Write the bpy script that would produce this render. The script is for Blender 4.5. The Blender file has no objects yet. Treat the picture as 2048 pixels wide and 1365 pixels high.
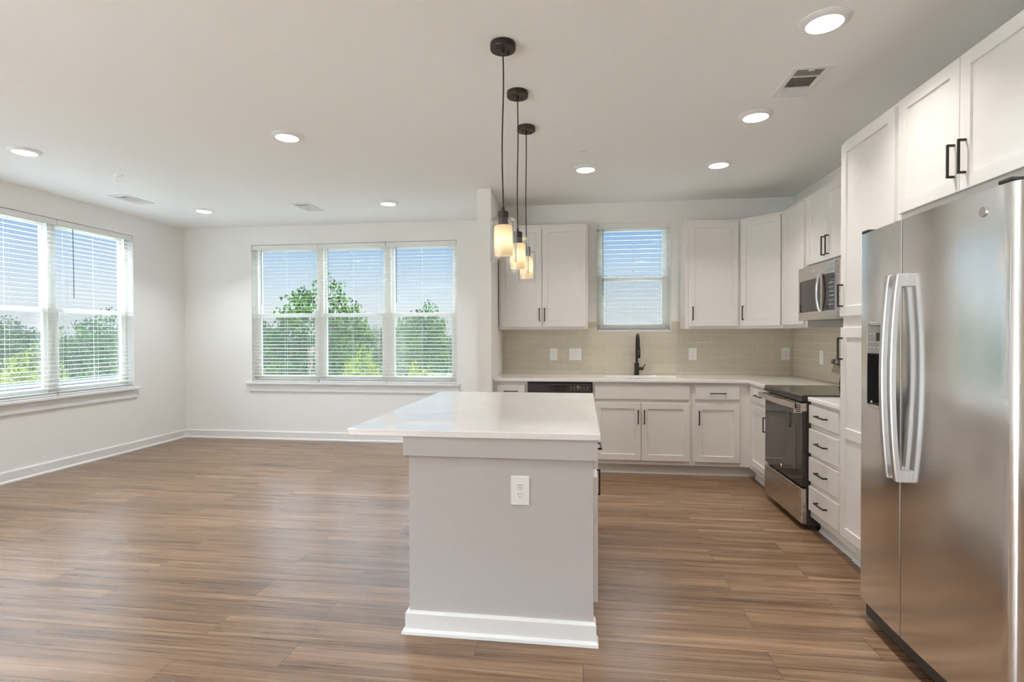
import bpy, bmesh, math, random
import numpy as np
from mathutils import Vector, Matrix
R_ = math.radians
random.seed(7)
C = bpy.context.scene.collection
SC = bpy.context.scene

# ------------------------------------------------------------------ camera
F_PX, YAW, PITCH, ROLL, CAM_H = 1070.0, .1315, .0109, .00233, 1.335
def _ray(x, y):
    cr, sr = math.cos(ROLL), math.sin(ROLL)
    x, y = x*cr - y*sr, x*sr + y*cr
    r, u2 = x, -y
    cp, sp = math.cos(PITCH), math.sin(PITCH)
    d, u = cp + u2*sp, -sp + u2*cp
    c, s = math.cos(YAW), math.sin(YAW)
    return Vector((r*c - d*s, r*s + d*c, u))
fwd = _ray(0, 0); right = _ray(1, 0) - fwd; up = _ray(0, -1) - fwd
cd = bpy.data.cameras.new('camera'); cd.sensor_width = 36.0; cd.lens = 36.0*F_PX/2048
cd.clip_start = .02; cd.clip_end = 600
cam = bpy.data.objects.new('camera', cd); C.objects.link(cam)
M = Matrix.Identity(4)
for i in range(3):
    M[i][0], M[i][1], M[i][2] = right[i], up[i], -fwd[i]
M[2][3] = CAM_H
cam.matrix_world = M
SC.camera = cam

# ------------------------------------------------------------------ view, sky, sun
SC.view_settings.view_transform = 'Standard'; SC.view_settings.look = 'None'
SC.view_settings.gamma = 1; SC.view_settings.exposure = 1.15
SC.view_settings.use_curve_mapping = False
cy = SC.cycles
cy.max_bounces = 14; cy.diffuse_bounces = 6; cy.glossy_bounces = 5; cy.transparent_max_bounces = 40
cy.transmission_bounces = 8; cy.sample_clamp_indirect = 6
cy.use_denoising = True
cy.caustics_reflective = False; cy.caustics_refractive = False

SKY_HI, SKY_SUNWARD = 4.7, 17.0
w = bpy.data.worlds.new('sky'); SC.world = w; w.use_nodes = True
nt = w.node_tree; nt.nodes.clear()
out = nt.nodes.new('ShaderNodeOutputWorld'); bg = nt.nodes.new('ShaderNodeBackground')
tc = nt.nodes.new('ShaderNodeTexCoord'); sx = nt.nodes.new('ShaderNodeSeparateXYZ'); rp = nt.nodes.new('ShaderNodeValToRGB')
nt.links.new(tc.outputs['Generated'], sx.inputs[0]); nt.links.new(sx.outputs['Z'], rp.inputs[0])
el = rp.color_ramp.elements
el[0].position = 0.0; el[0].color = (.86, .90, .94, 1)
el[1].position = 1.0; el[1].color = (.58, .69, .88, 1)
for p, c in ((.06, (.80, .88, .96)), (.12, (.58, .74, .94)), (.19, (.31, .53, .90)), (.32, (.60, .70, .86)), (.6, (.60, .71, .88))):
    e = el.new(p); e.color = (*c, 1)
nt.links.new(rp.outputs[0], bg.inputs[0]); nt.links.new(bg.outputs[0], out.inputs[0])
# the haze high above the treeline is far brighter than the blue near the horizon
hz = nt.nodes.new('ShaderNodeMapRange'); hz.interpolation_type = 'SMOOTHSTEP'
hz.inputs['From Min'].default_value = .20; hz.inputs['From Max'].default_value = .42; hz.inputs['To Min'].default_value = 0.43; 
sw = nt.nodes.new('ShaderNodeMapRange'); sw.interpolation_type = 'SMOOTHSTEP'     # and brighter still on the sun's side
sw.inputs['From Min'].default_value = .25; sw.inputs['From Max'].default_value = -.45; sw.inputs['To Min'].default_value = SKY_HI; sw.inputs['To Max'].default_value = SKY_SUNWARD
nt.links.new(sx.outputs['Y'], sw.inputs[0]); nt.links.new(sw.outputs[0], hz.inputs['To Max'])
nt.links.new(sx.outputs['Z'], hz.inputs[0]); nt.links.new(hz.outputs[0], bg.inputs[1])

sun = bpy.data.lights.new('sun', 'SUN'); sun.energy = 24.0; sun.angle = R_(1.5); sun.color = (.84, .93, 1)
so = bpy.data.objects.new('sun', sun); C.objects.link(so); so.rotation_euler = (R_(48), 0, R_(28))

LAMP = 4.6      # watts of each ceiling light

# ------------------------------------------------------------------ helpers
def link(o, parent=None):
    C.objects.link(o)
    if parent is not None: o.parent = parent
    return o
class MB:
    def __init__(s): s.bm = bmesh.new(); s.smooth = False
    def _merge(s, b):
        m = bpy.data.meshes.new('t'); b.to_mesh(m); b.free(); s.bm.from_mesh(m); bpy.data.meshes.remove(m)
        return s
    def box(s, x0, x1, y0, y1, z0, z1, b=0, seg=1):
        t = bmesh.new(); bmesh.ops.create_cube(t, size=1)
        for v in t.verts:
            v.co = Vector(((x0+x1)/2 + v.co.x*abs(x1-x0), (y0+y1)/2 + v.co.y*abs(y1-y0), (z0+z1)/2 + v.co.z*abs(z1-z0)))
        if b > 0:
            b = min(b, .45*min(abs(x1-x0), abs(y1-y0), abs(z1-z0)))
            bmesh.ops.bevel(t, geom=t.edges[:], offset=b, segments=seg, profile=.5, affect='EDGES')
        return s._merge(t)
    def prism(s, pts, axis, a0, a1, b=0):
        """closed profile extruded along axis; pts are the other two coordinates in xyz order"""
        t = bmesh.new()
        def P(p, a):
            return {'x': (a, p[0], p[1]), 'y': (p[0], a, p[1]), 'z': (p[0], p[1], a)}[axis]
        v0 = [t.verts.new(P(p, a0)) for p in pts]; v1 = [t.verts.new(P(p, a1)) for p in pts]
        n = len(pts)
        t.faces.new(v0); t.faces.new(list(reversed(v1)))
        for i in range(n):
            t.faces.new((v0[(i+1) % n], v0[i], v1[i], v1[(i+1) % n]))
        bmesh.ops.recalc_face_normals(t, faces=t.faces[:])
        if b > 0:
            bmesh.ops.bevel(t, geom=[e for e in t.edges if abs((e.verts[0].co-e.verts[1].co).normalized()['xyz'.index(axis)]) < .5], offset=b, segments=1, affect='EDGES')
        return s._merge(t)
    def lathe(s, prof, cx=0, cy_=0, n=24, axis='z', cz=0):
        """prof: (radius, height) list, revolved"""
        t = bmesh.new(); rings = []
        for r, h in prof:
            ring = []
            for i in range(n):
                a = 2*math.pi*i/n; u, v = r*math.cos(a), r*math.sin(a)
                co = {'z': (cx+u, cy_+v, cz+h), 'y': (cx+u, cy_+h, cz+v), 'x': (cx+h, cy_+u, cz+v)}[axis]
                ring.append(t.verts.new(co))
            rings.append(ring)
        for a, b in zip(rings, rings[1:]):
            for i in range(n):
                t.faces.new((a[i], a[(i+1) % n], b[(i+1) % n], b[i]))
        if prof[0][0] > 1e-5: t.faces.new(rings[0])
        if prof[-1][0] > 1e-5: t.faces.new(rings[-1])
        bmesh.ops.remove_doubles(t, verts=t.verts[:], dist=1e-6)
        bmesh.ops.recalc_face_normals(t, faces=t.faces[:])
        for f in t.faces: f.smooth = True
        s.smooth = True
        return s._merge(t)
    def tube(s, pts, r, n=8, rx=None):
        t = bmesh.new(); rings = []; pts = [Vector(p) for p in pts]
        ref = Vector((0, 0, 1)) if abs((pts[-1]-pts[0]).normalized().z) < .9 else Vector((0, 1, 0))
        for k, p in enumerate(pts):
            d = (pts[min(k+1, len(pts)-1)] - pts[max(k-1, 0)]).normalized()
            a = d.cross(ref)
            if a.length < 1e-4: a = d.cross(Vector((1, 0, 0)))
            a.normalize(); b = d.cross(a).normalized(); ref = a.cross(d)
            rings.append([t.verts.new(p + a*math.cos(2*math.pi*i/n)*(rx or r) + b*math.sin(2*math.pi*i/n)*r) for i in range(n)])
        for a, b in zip(rings, rings[1:]):
            for i in range(n): t.faces.new((a[i], a[(i+1) % n], b[(i+1) % n], b[i]))
        t.faces.new(rings[0]); t.faces.new(rings[-1])
        bmesh.ops.recalc_face_normals(t, faces=t.faces[:])
        for f in t.faces: f.smooth = True
        s.smooth = True
        return s._merge(t)
    def cells(s, us, vs, plane, a0, a1, keep):
        """slab made of the grid cells (i,j) for which keep(umid,vmid); plane 'xy','xz','yz'; a0..a1 is its thickness"""
        t = bmesh.new(); V = {}
        def P(i, j, a):
            k = (i, j, a)
            if k not in V:
                u, v = us[i], vs[j]
                V[k] = t.verts.new({'xy': (u, v, a), 'xz': (u, a, v), 'yz': (a, u, v)}[plane])
            return V[k]
        K = {(i, j) for i in range(len(us)-1) for j in range(len(vs)-1) if keep((us[i]+us[i+1])/2, (vs[j]+vs[j+1])/2)}
        for i, j in K:
            for a in (a0, a1):
                t.faces.new((P(i, j, a), P(i+1, j, a), P(i+1, j+1, a), P(i, j+1, a)))
            for (di, dj, e) in ((-1, 0, ((i, j), (i, j+1))), (1, 0, ((i+1, j), (i+1, j+1))), (0, -1, ((i, j), (i+1, j))), (0, 1, ((i, j+1), (i+1, j+1)))):
                if (i+di, j+dj) not in K:
                    t.faces.new((P(*e[0], a0), P(*e[1], a0), P(*e[1], a1), P(*e[0], a1)))
        bmesh.ops.recalc_face_normals(t, faces=t.faces[:])
        return s._merge(t)
    def build(s, name, m, parent=None, bevel=0, loc=None):
        me = bpy.data.meshes.new(name); s.bm.to_mesh(me); s.bm.free()
        me.materials.append(m)
        o = bpy.data.objects.new(name, me); link(o, parent)
        if loc: o.location = loc
        if bevel:
            md = o.modifiers.new('bevel', 'BEVEL'); md.width = bevel; md.segments = 2; md.limit_method = 'ANGLE'; md.angle_limit = R_(40)
        if s.smooth:
            for e in me.edges: pass
            me.set_sharp_from_angle(angle=R_(35)) if hasattr(me, 'set_sharp_from_angle') else None
        return o
def thing(name, label, cat, loc=(0, 0, 0), rz=0, group=None):
    o = bpy.data.objects.new(name, None); link(o); o.location = loc; o.rotation_euler = (0, 0, rz)
    o.empty_display_size = .1
    o['label'] = label; o['category'] = cat
    if group: o['group'] = group
    return o
def tag(o, label, cat, group=None, kind=None):
    o['label'] = label; o['category'] = cat
    if group: o['group'] = group
    if kind: o['kind'] = kind
    return o
def struct(o, label=None):
    o['kind'] = 'structure'
    if label: o['label'] = label
    return o
def dup(o, loc, rz=None, label=None, group=None):
    def cp(a, p):
        c = a.copy(); C.objects.link(c)
        if p is not None: c.parent = p
        for ch in [x for x in C.objects if x.parent == a]: cp(ch, c)
        return c
    r = cp(o, None); r.location = loc
    if rz is not None: r.rotation_euler = (0, 0, rz)
    if label: r['label'] = label
    if group: r['group'] = group
    return r

# ------------------------------------------------------------------ materials
def mat(name, col, rough=.5, metal=0, spec=.5, **kw):
    m = bpy.data.materials.new(name); m.use_nodes = True
    b = m.node_tree.nodes['Principled BSDF']
    b.inputs['Base Color'].default_value = (*col, 1); b.inputs['Roughness'].default_value = rough
    b.inputs['Metallic'].default_value = metal; b.inputs['Specular IOR Level'].default_value = spec
    for k, v in kw.items(): b.inputs[k.replace('_', ' ')].default_value = v
    return m
def nodes(m): return m.node_tree.nodes, m.node_tree.links, m.node_tree.nodes['Principled BSDF']
def vary(m, scale=(1, 1, 1), freq=5, amt=.05, bump=0, detail=4, rough_amt=0, coord='Object'):
    """soft procedural mottling of colour, and a little bump"""
    N, L, b = nodes(m)
    t = N.new('ShaderNodeTexCoord'); mp = N.new('ShaderNodeMapping'); mp.inputs['Scale'].default_value = scale
    nz = N.new('ShaderNodeTexNoise'); nz.inputs['Scale'].default_value = freq; nz.inputs['Detail'].default_value = detail
    L.new(t.outputs[coord], mp.inputs[0]); L.new(mp.outputs[0], nz.inputs['Vector'])
    c = b.inputs['Base Color'].default_value[:3]
    r = N.new('ShaderNodeValToRGB'); r.color_ramp.elements[0].position = .3; r.color_ramp.elements[1].position = .7
    r.color_ramp.elements[0].color = (*[x*(1-amt) for x in c], 1); r.color_ramp.elements[1].color = (*[min(1, x*(1+amt)) for x in c], 1)
    L.new(nz.outputs[0], r.inputs[0]); L.new(r.outputs[0], b.inputs['Base Color'])
    if bump:
        bp = N.new('ShaderNodeBump'); bp.inputs['Strength'].default_value = bump; bp.inputs['Distance'].default_value = .002
        L.new(nz.outputs[0], bp.inputs['Height']); L.new(bp.outputs[0], b.inputs['Normal'])
    if rough_amt:
        mr = N.new('ShaderNodeMapRange'); r0 = b.inputs['Roughness'].default_value
        mr.inputs['To Min'].default_value = r0 - rough_amt; mr.inputs['To Max'].default_value = r0 + rough_amt
        L.new(nz.outputs[0], mr.inputs[0]); L.new(mr.outputs[0], b.inputs['Roughness'])
    return m
m_wall = vary(mat('wall_paint', (.87, .86, .83), .85, spec=.25), freq=90, amt=.008, bump=.05)
m_ceil = vary(mat('ceiling_paint', (.92, .92, .905), .9, spec=.2), freq=60, amt=.008, bump=.06)
m_trim = vary(mat('trim_paint', (.81, .805, .79), .35, spec=.4), freq=20, amt=.01)
m_cab = vary(mat('cabinet_paint', (.76, .735, .705), .38, spec=.4), freq=12, amt=.012)
m_cabin = mat('cabinet_maple', (.62, .43, .26), .5)
m_black = vary(mat('matte_black_metal', (.022, .020, .019), .42, .3), freq=40, amt=.1)
m_bronze = vary(mat('oil_rubbed_bronze', (.055, .045, .038), .38, .6), freq=30, amt=.15)
m_plastic = vary(mat('white_plastic', (.86, .86, .85), .35), freq=30, amt=.01)
m_slot = mat('socket_dark', (.03, .028, .026), .6)
m_blind = vary(mat('blind_white', (.82, .82, .80), .45), freq=20, amt=.015)
m_vinyl = vary(mat('window_vinyl', (.84, .82, .74), .4), freq=20, amt=.015)
m_blackgloss = vary(mat('black_glass', (.02, .018, .017), .06, spec=.7), freq=8, amt=.1)
m_dark = vary(mat('dark_enamel', (.035, .034, .034), .35), freq=20, amt=.1)
m_chrome = vary(mat('chrome', (.78, .78, .79), .12, 1), freq=30, amt=.03)
m_grey = vary(mat('grey_plastic', (.30, .29, .27), .4), freq=30, amt=.03)
m_mark = mat('printed_marks', (.75, .75, .73), .5)

def stainless(name, stretch, col=(.62, .605, .585), rough=.24, wave=0):
    m = mat(name, col, rough, 1.0)
    N, L, b = nodes(m)
    t = N.new('ShaderNodeTexCoord'); mp = N.new('ShaderNodeMapping'); mp.inputs['Scale'].default_value = stretch
    nz = N.new('ShaderNodeTexNoise'); nz.inputs['Scale'].default_value = 1; nz.inputs['Detail'].default_value = 3
    L.new(t.outputs['Object'], mp.inputs[0]); L.new(mp.outputs[0], nz.inputs['Vector'])
    bp = N.new('ShaderNodeBump'); bp.inputs['Strength'].default_value = .12; bp.inputs['Distance'].default_value = .0004
    L.new(nz.outputs[0], bp.inputs['Height'])
    mr = N.new('ShaderNodeMapRange'); mr.inputs['To Min'].default_value = rough-.05; mr.inputs['To Max'].default_value = rough+.07
    L.new(nz.outputs[0], mr.inputs[0]); L.new(mr.outputs[0], b.inputs['Roughness'])
    if wave:
        n2 = N.new('ShaderNodeTexNoise'); n2.inputs['Scale'].default_value = 2.3; n2.inputs['Detail'].default_value = 0
        L.new(t.outputs['Object'], n2.inputs['Vector'])
        b2 = N.new('ShaderNodeBump'); b2.inputs['Strength'].default_value = 1; b2.inputs['Distance'].default_value = wave
        L.new(n2.outputs[0], b2.inputs['Height']); L.new(b2.outputs[0], bp.inputs['Normal'])
    L.new(bp.outputs[0], b.inputs['Normal'])
    return m
m_steel = stainless('brushed_steel', (6, 6, 900), (.83, .82, .81), .13, wave=.006)
m_steel2 = stainless('warm_brushed_steel', (6, 6, 900), (.62, .57, .52), .26)

# quartz: near-white with faint clouds and thin veins
m_quartz = mat('quartz', (.84, .82, .80), .02, spec=.75)
N, L, b = nodes(m_quartz)
t = N.new('ShaderNodeTexCoord'); nz = N.new('ShaderNodeTexNoise'); nz.inputs['Scale'].default_value = 1.6; nz.inputs['Detail'].default_value = 8; nz.inputs['Distortion'].default_value = 1.4
r = N.new('ShaderNodeValToRGB'); e = r.color_ramp.elements
e[0].position = .44; e[0].color = (.88, .86, .84, 1); e[1].position = .56; e[1].color = (.90, .885, .87, 1)
x = e.new(.495); x.color = (.885, .87, .85, 1); x = e.new(.50); x.color = (.93, .92, .91, 1); x = e.new(.506); x.color = (.89, .87, .855, 1)
L.new(t.outputs['Object'], nz.inputs['Vector']); L.new(nz.outputs[0], r.inputs[0]); L.new(r.outputs[0], b.inputs['Base Color'])

# vinyl plank floor
m_floor = mat('plank_floor', (.3, .2, .13), .36, spec=.45)
N, L, b = nodes(m_floor)
t = N.new('ShaderNodeTexCoord')
br = N.new('ShaderNodeTexBrick'); br.offset = .37; br.offset_frequency = 2; br.squash = 1
br.inputs['Color1'].default_value = (0, 0, 0, 1); br.inputs['Color2'].default_value = (1, 1, 1, 1); br.inputs['Mortar'].default_value = (.5, .5, .5, 1)
br.inputs['Scale'].default_value = 1; br.inputs['Brick Width'].default_value = 1.22; br.inputs['Row Height'].default_value = .181
br.inputs['Mortar Size'].default_value = .0013; br.inputs['Mortar Smooth'].default_value = .2; br.inputs['Bias'].default_value = 0
L.new(t.outputs['Object'], br.inputs['Vector'])
cm = N.new('ShaderNodeCombineXYZ'); sp = N.new('ShaderNodeMath'); sp.operation = 'MULTIPLY'; sp.inputs[1].default_value = 37
L.new(br.outputs['Color'], sp.inputs[0]); L.new(sp.outputs[0], cm.inputs['X']); L.new(sp.outputs[0], cm.inputs['Z'])
ad = N.new('ShaderNodeVectorMath'); ad.operation = 'ADD'; L.new(t.outputs['Object'], ad.inputs[0]); L.new(cm.outputs[0], ad.inputs[1])
def stretched(scale, freq, detail, dist):
    mp = N.new('ShaderNodeMapping'); mp.inputs['Scale'].default_value = scale; L.new(ad.outputs[0], mp.inputs[0])
    z = N.new('ShaderNodeTexNoise'); z.inputs['Scale'].default_value = freq; z.inputs['Detail'].default_value = detail; z.inputs['Distortion'].default_value = dist
    L.new(mp.outputs[0], z.inputs['Vector']); return z
g1 = stretched((.8, 21, 1), 1, 6, .7)      # wide streaks
g2 = stretched((2.2, 90, 1), 1, 5, .3)     # fine grain
rc = N.new('ShaderNodeValToRGB'); e = rc.color_ramp.elements
e[0].position = .30; e[0].color = (.086, .046, .024, 1); e[1].position = .70; e[1].color = (.37, .235, .142, 1)
x = e.new(.5); x.color = (.215, .128, .072, 1)
mixg = N.new('ShaderNodeMix'); mixg.data_type = 'FLOAT'; mixg.inputs[0].default_value = .35
L.new(g1.outputs[0], mixg.inputs[2]); L.new(g2.outputs[0], mixg.inputs[3])
L.new(mixg.outputs[0], rc.inputs[0])
hv = N.new('ShaderNodeHueSaturation'); mr = N.new('ShaderNodeMapRange'); mr.inputs['To Min'].default_value = .84; mr.inputs['To Max'].default_value = 1.14
L.new(br.outputs['Color'], mr.inputs[0]); L.new(mr.outputs[0], hv.inputs['Value']); L.new(rc.outputs[0], hv.inputs['Color'])
mm = N.new('ShaderNodeMix'); mm.data_type = 'RGBA'; L.new(br.outputs['Fac'], mm.inputs[0]); L.new(hv.outputs[0], mm.inputs[6]); mm.inputs[7].default_value = (.06, .04, .03, 1)
L.new(mm.outputs[2], b.inputs['Base Color'])
h1 = N.new('ShaderNodeMath'); h1.operation = 'SUBTRACT'; L.new(mixg.outputs[0], h1.inputs[0]); L.new(br.outputs['Fac'], h1.inputs[1])
bp = N.new('ShaderNodeBump'); bp.inputs['Strength'].default_value = .6; bp.inputs['Distance'].default_value = .003
L.new(h1.outputs[0], bp.inputs['Height']); L.new(bp.outputs[0], b.inputs['Normal'])
mr = N.new('ShaderNodeMapRange'); mr.inputs['To Min'].default_value = .22; mr.inputs['To Max'].default_value = .36
L.new(g2.outputs[0], mr.inputs[0]); L.new(mr.outputs[0], b.inputs['Roughness'])

# glossy ceramic tile, 12 x 3 inch running bond (u,v picked per wall)
def tile_mat(name, u):
    m = mat(name, (.5, .46, .38), .12, spec=.6)
    N, L, b = nodes(m)
    t = N.new('ShaderNodeTexCoord'); s = N.new('ShaderNodeSeparateXYZ'); c = N.new('ShaderNodeCombineXYZ')
    L.new(t.outputs['Object'], s.inputs[0]); L.new(s.outputs[u], c.inputs['X']); L.new(s.outputs['Z'], c.inputs['Y'])
    mp = N.new('ShaderNodeMapping'); mp.inputs['Location'].default_value = (.04, .0, 0); L.new(c.outputs[0], mp.inputs[0])
    br = N.new('ShaderNodeTexBrick'); br.offset = .5
    br.inputs['Color1'].default_value = (.60, .55, .44, 1); br.inputs['Color2'].default_value = (.64, .59, .48, 1); br.inputs['Mortar'].default_value = (.76, .72, .64, 1)
    br.inputs['Scale'].default_value = 1; br.inputs['Brick Width'].default_value = .304; br.inputs['Row Height'].default_value = .0785
    br.inputs['Mortar Size'].default_value = .0016; br.inputs['Mortar Smooth'].default_value = .1
    L.new(mp.outputs[0], br.inputs['Vector']); L.new(br.outputs['Color'], b.inputs['Base Color'])
    inv = N.new('ShaderNodeMath'); inv.operation = 'SUBTRACT'; inv.inputs[0].default_value = 1; L.new(br.outputs['Fac'], inv.inputs[1])
    bp = N.new('ShaderNodeBump'); bp.inputs['Strength'].default_value = .6; bp.inputs['Distance'].default_value = .0012
    L.new(inv.outputs[0], bp.inputs['Height']); L.new(bp.outputs[0], b.inputs['Normal'])
    mr = N.new('ShaderNodeMapRange'); mr.inputs['To Min'].default_value = .12; mr.inputs['To Max'].default_value = .5
    L.new(br.outputs['Fac'], mr.inputs[0]); L.new(mr.outputs[0], b.inputs['Roughness'])
    return m
m_tile_x = tile_mat('backsplash_tile_rear', 'X'); m_tile_y = tile_mat('backsplash_tile_side', 'Y')

def thin_glass(name, tint=(1, 1, 1), refl=1.0, rough=0.0, ior=1.45):
    m = bpy.data.materials.new(name); m.use_nodes = True; N, L = m.node_tree.nodes, m.node_tree.links; N.clear()
    o = N.new('ShaderNodeOutputMaterial'); mx = N.new('ShaderNodeMixShader'); tr = N.new('ShaderNodeBsdfTransparent'); gl = N.new('ShaderNodeBsdfGlossy'); fr = N.new('ShaderNodeFresnel')
    tr.inputs[0].default_value = (*tint, 1); gl.inputs['Roughness'].default_value = rough; fr.inputs[0].default_value = ior
    ge = N.new('ShaderNodeNewGeometry'); io = N.new('ShaderNodeMapRange'); io.inputs['To Min'].default_value = ior; io.inputs['To Max'].default_value = 1/ior
    L.new(ge.outputs['Backfacing'], io.inputs[0]); L.new(io.outputs[0], fr.inputs[0])
    mu = N.new('ShaderNodeMath'); mu.operation = 'MULTIPLY'; mu.inputs[1].default_value = refl; mu.use_clamp = True
    L.new(fr.outputs[0], mu.inputs[0]); L.new(mu.outputs[0], mx.inputs[0]); L.new(tr.outputs[0], mx.inputs[1]); L.new(gl.outputs[0], mx.inputs[2]); L.new(mx.outputs[0], o.inputs[0])
    return m
m_glass = thin_glass('window_glass', (.96, .98, .97), .6)
m_pglass = thin_glass('clear_lamp_glass', (.985, .985, .98), 1.7, 0, 1.5)
# insect screen: fine grey mesh, mostly open
m_screen = bpy.data.materials.new('insect_screen'); m_screen.use_nodes = True
N, L = m_screen.node_tree.nodes, m_screen.node_tree.links; N.clear()
o_ = N.new('ShaderNodeOutputMaterial'); mx = N.new('ShaderNodeMixShader'); tr = N.new('ShaderNodeBsdfTransparent'); df = N.new('ShaderNodeBsdfDiffuse')
df.inputs[0].default_value = (.5, .5, .5, 1); mx.inputs[0].default_value = .16
L.new(tr.outputs[0], mx.inputs[1]); L.new(df.outputs[0], mx.inputs[2]); L.new(mx.outputs[0], o_.inputs[0])

def emit(name, col, s):
    m = bpy.data.materials.new(name); m.use_nodes = True; N, L = m.node_tree.nodes, m.node_tree.links; N.clear()
    o = N.new('ShaderNodeOutputMaterial'); em = N.new('ShaderNodeEmission'); em.inputs[0].default_value = (*col, 1); em.inputs[1].default_value = s
    L.new(em.outputs[0], o.inputs[0]); return m
m_lens = emit('led_lens', (1, .98, .95), 6.0)
m_opal = bpy.data.materials.new('opal_glass'); m_opal.use_nodes = True
N, L = m_opal.node_tree.nodes, m_opal.node_tree.links; N.clear()
o_ = N.new('ShaderNodeOutputMaterial'); mx = N.new('ShaderNodeMixShader'); tl = N.new('ShaderNodeBsdfTranslucent'); df = N.new('ShaderNodeBsdfDiffuse')
tl.inputs[0].default_value = (.98, .90, .74, 1); df.inputs[0].default_value = (.9, .86, .78, 1); mx.inputs[0].default_value = .35
L.new(tl.outputs[0], mx.inputs[1]); L.new(df.outputs[0], mx.inputs[2]); L.new(mx.outputs[0], o_.inputs[0])

def leaf_mat(name, dark, light):
    m = bpy.data.materials.new(name); m.use_nodes = True; N, L = m.node_tree.nodes, m.node_tree.links; N.clear()
    o = N.new('ShaderNodeOutputMaterial'); mx = N.new('ShaderNodeMixShader'); tl = N.new('ShaderNodeBsdfTranslucent'); df = N.new('ShaderNodeBsdfDiffuse')
    t = N.new('ShaderNodeTexCoord'); nz = N.new('ShaderNodeTexNoise'); nz.inputs['Scale'].default_value = 1.3; nz.inputs['Detail'].default_value = 3
    r = N.new('ShaderNodeValToRGB'); r.color_ramp.elements[0].position = .35; r.color_ramp.elements[1].position = .68
    r.color_ramp.elements[0].color = (*dark, 1); r.color_ramp.elements[1].color = (*light, 1)
    L.new(t.outputs['Object'], nz.inputs['Vector']); L.new(nz.outputs[0], r.inputs[0])
    L.new(r.outputs[0], df.inputs[0]); L.new(r.outputs[0], tl.inputs[0]); mx.inputs[0].default_value = .3
    L.new(df.outputs[0], mx.inputs[1]); L.new(tl.outputs[0], mx.inputs[2]); L.new(mx.outputs[0], o.inputs[0]); return m
m_leaf = [leaf_mat('leaves_green', (.008, .019, .005), (.029, .052, .011)), leaf_mat('leaves_dark', (.008, .015, .006), (.024, .035, .010)),
          leaf_mat('leaves_yellow', (.042, .056, .007), (.098, .11, .017))]
m_bark = vary(mat('bark', (.04, .03, .02), .9), scale=(1, 1, .2), freq=8, amt=.3)
m_grass = vary(mat('grass', (.03, .045, .012), .95), freq=.3, amt=.35)
m_parapet = vary(mat('dark_parapet', (.02, .03, .03), .7), freq=6, amt=.2)
m_cap = vary(mat('pale_cap', (.30, .28, .265), .6), freq=6, amt=.05)

# ------------------------------------------------------------------ setting
XL, XR, YB, YK, CZ, YREAR = -5.2, 2.14, 6.43, 5.81, 2.743, -2.6
TH = .16
LW = (-4.25, -1.537, .735, 2.505)      # living window opening x0,x1,z0,z1
SW = (2.907, 5.62, .735, 2.505)        # left wall window opening y0,y1,z0,z1
KW = (.144, .922, 1.367, 2.53)         # kitchen window
struct(MB().box(XL-TH, XR+TH, YREAR-TH, YB+TH, -.12, 0).build('floor', m_floor))
struct(MB().box(XL-TH, XR+TH, YREAR-TH, YB+TH, CZ, CZ+.15).build('ceiling', m_ceil))
inside = lambda r: (lambda u, v: not (r[0] < u < r[1] and r[2] < v < r[3]))
struct(MB().cells([YREAR-TH, SW[0], SW[1], YB+TH], [0, SW[2], SW[3], CZ], 'yz', XL-TH, XL, inside(SW)).build('wall_left', m_wall))
struct(MB().cells([XL, LW[0], LW[1], -.872], [0, LW[2], LW[3], CZ], 'xz', YB, YB+TH, inside(LW)).build('wall_back', m_wall))
struct(MB().box(-1.01, -.872, 5.072, YB, 0, CZ).build('wall_wing', m_wall))
struct(MB().cells([-.872, KW[0], KW[1], XR], [0, KW[2], KW[3], CZ], 'xz', YK, YK+TH, inside(KW)).build('wall_kitchen', m_wall))
struct(MB().box(XR, XR+TH, YREAR-TH, YB, 0, CZ).build('wall_right', m_wall))
RD = (-5.0, -2.2, .04, 2.5)           # added glazed opening behind the camera, unseen, to let daylight in
struct(MB().cells([XL, RD[0], RD[1], XR], [0, RD[2], RD[3], CZ], 'xz', YREAR-TH, YREAR, inside(RD)).build('wall_rear', m_wall))
dd = MB(); xm = (RD[0]+RD[1])/2
dd.cells([RD[0], RD[0]+.07, xm-.04, xm+.04, RD[1]-.07, RD[1]], [RD[2], RD[2]+.09, RD[3]-.07, RD[3]], 'xz', YREAR-.12, YREAR-.07, lambda u, v: not (RD[2]+.09 < v < RD[3]-.07 and (RD[0]+.07 < u < xm-.04 or xm+.04 < u < RD[1]-.07)))
dd = struct(dd.build('door_1', m_trim, bevel=.003), 'added glazed door behind the camera, letting daylight into the room')
MB().box(RD[0]+.06, RD[1]-.06, YREAR-.10, YREAR-.094, RD[2]+.08, RD[3]-.06).build('glass_pane', m_glass, dd)

def baseboard(name, p0, p1, nx, ny, h=.105, t=.014, parent=None, mtl=None):
    """board + shoe moulding from p0 to p1, (nx,ny) points into the room"""
    mb = MB(); (x0, y0), (x1, y1) = p0, p1
    if nx: pts = [(x0, 0), (x0+nx*.026, 0), (x0+nx*.024, .012), (x0+nx*t, .02), (x0+nx*t, h-.012), (x0+nx*(t-.006), h), (x0, h)]; mb.prism(pts, 'y', y0, y1)
    else: pts = [(y0, 0), (y0+ny*.026, 0), (y0+ny*.024, .012), (y0+ny*t, .02), (y0+ny*t, h-.012), (y0+ny*(t-.006), h), (y0, h)]; mb.prism(pts, 'x', x0, x1)
    return mb.build(name, m_trim, parent)
struct(baseboard('baseboard_left', (XL, YREAR), (XL, YB), 1, 0))
struct(baseboard('baseboard_back', (XL, YB), (-1.01, YB), 0, -1))
struct(baseboard('baseboard_wing', (-1.01, 5.072), (-1.01, YB), -1, 0))
struct(baseboard('baseboard_rear', (XL, YREAR), (XR, YREAR), 0, 1))
struct(baseboard('baseboard_right', (XR, YREAR), (XR, 1.70), -1, 0))

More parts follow.
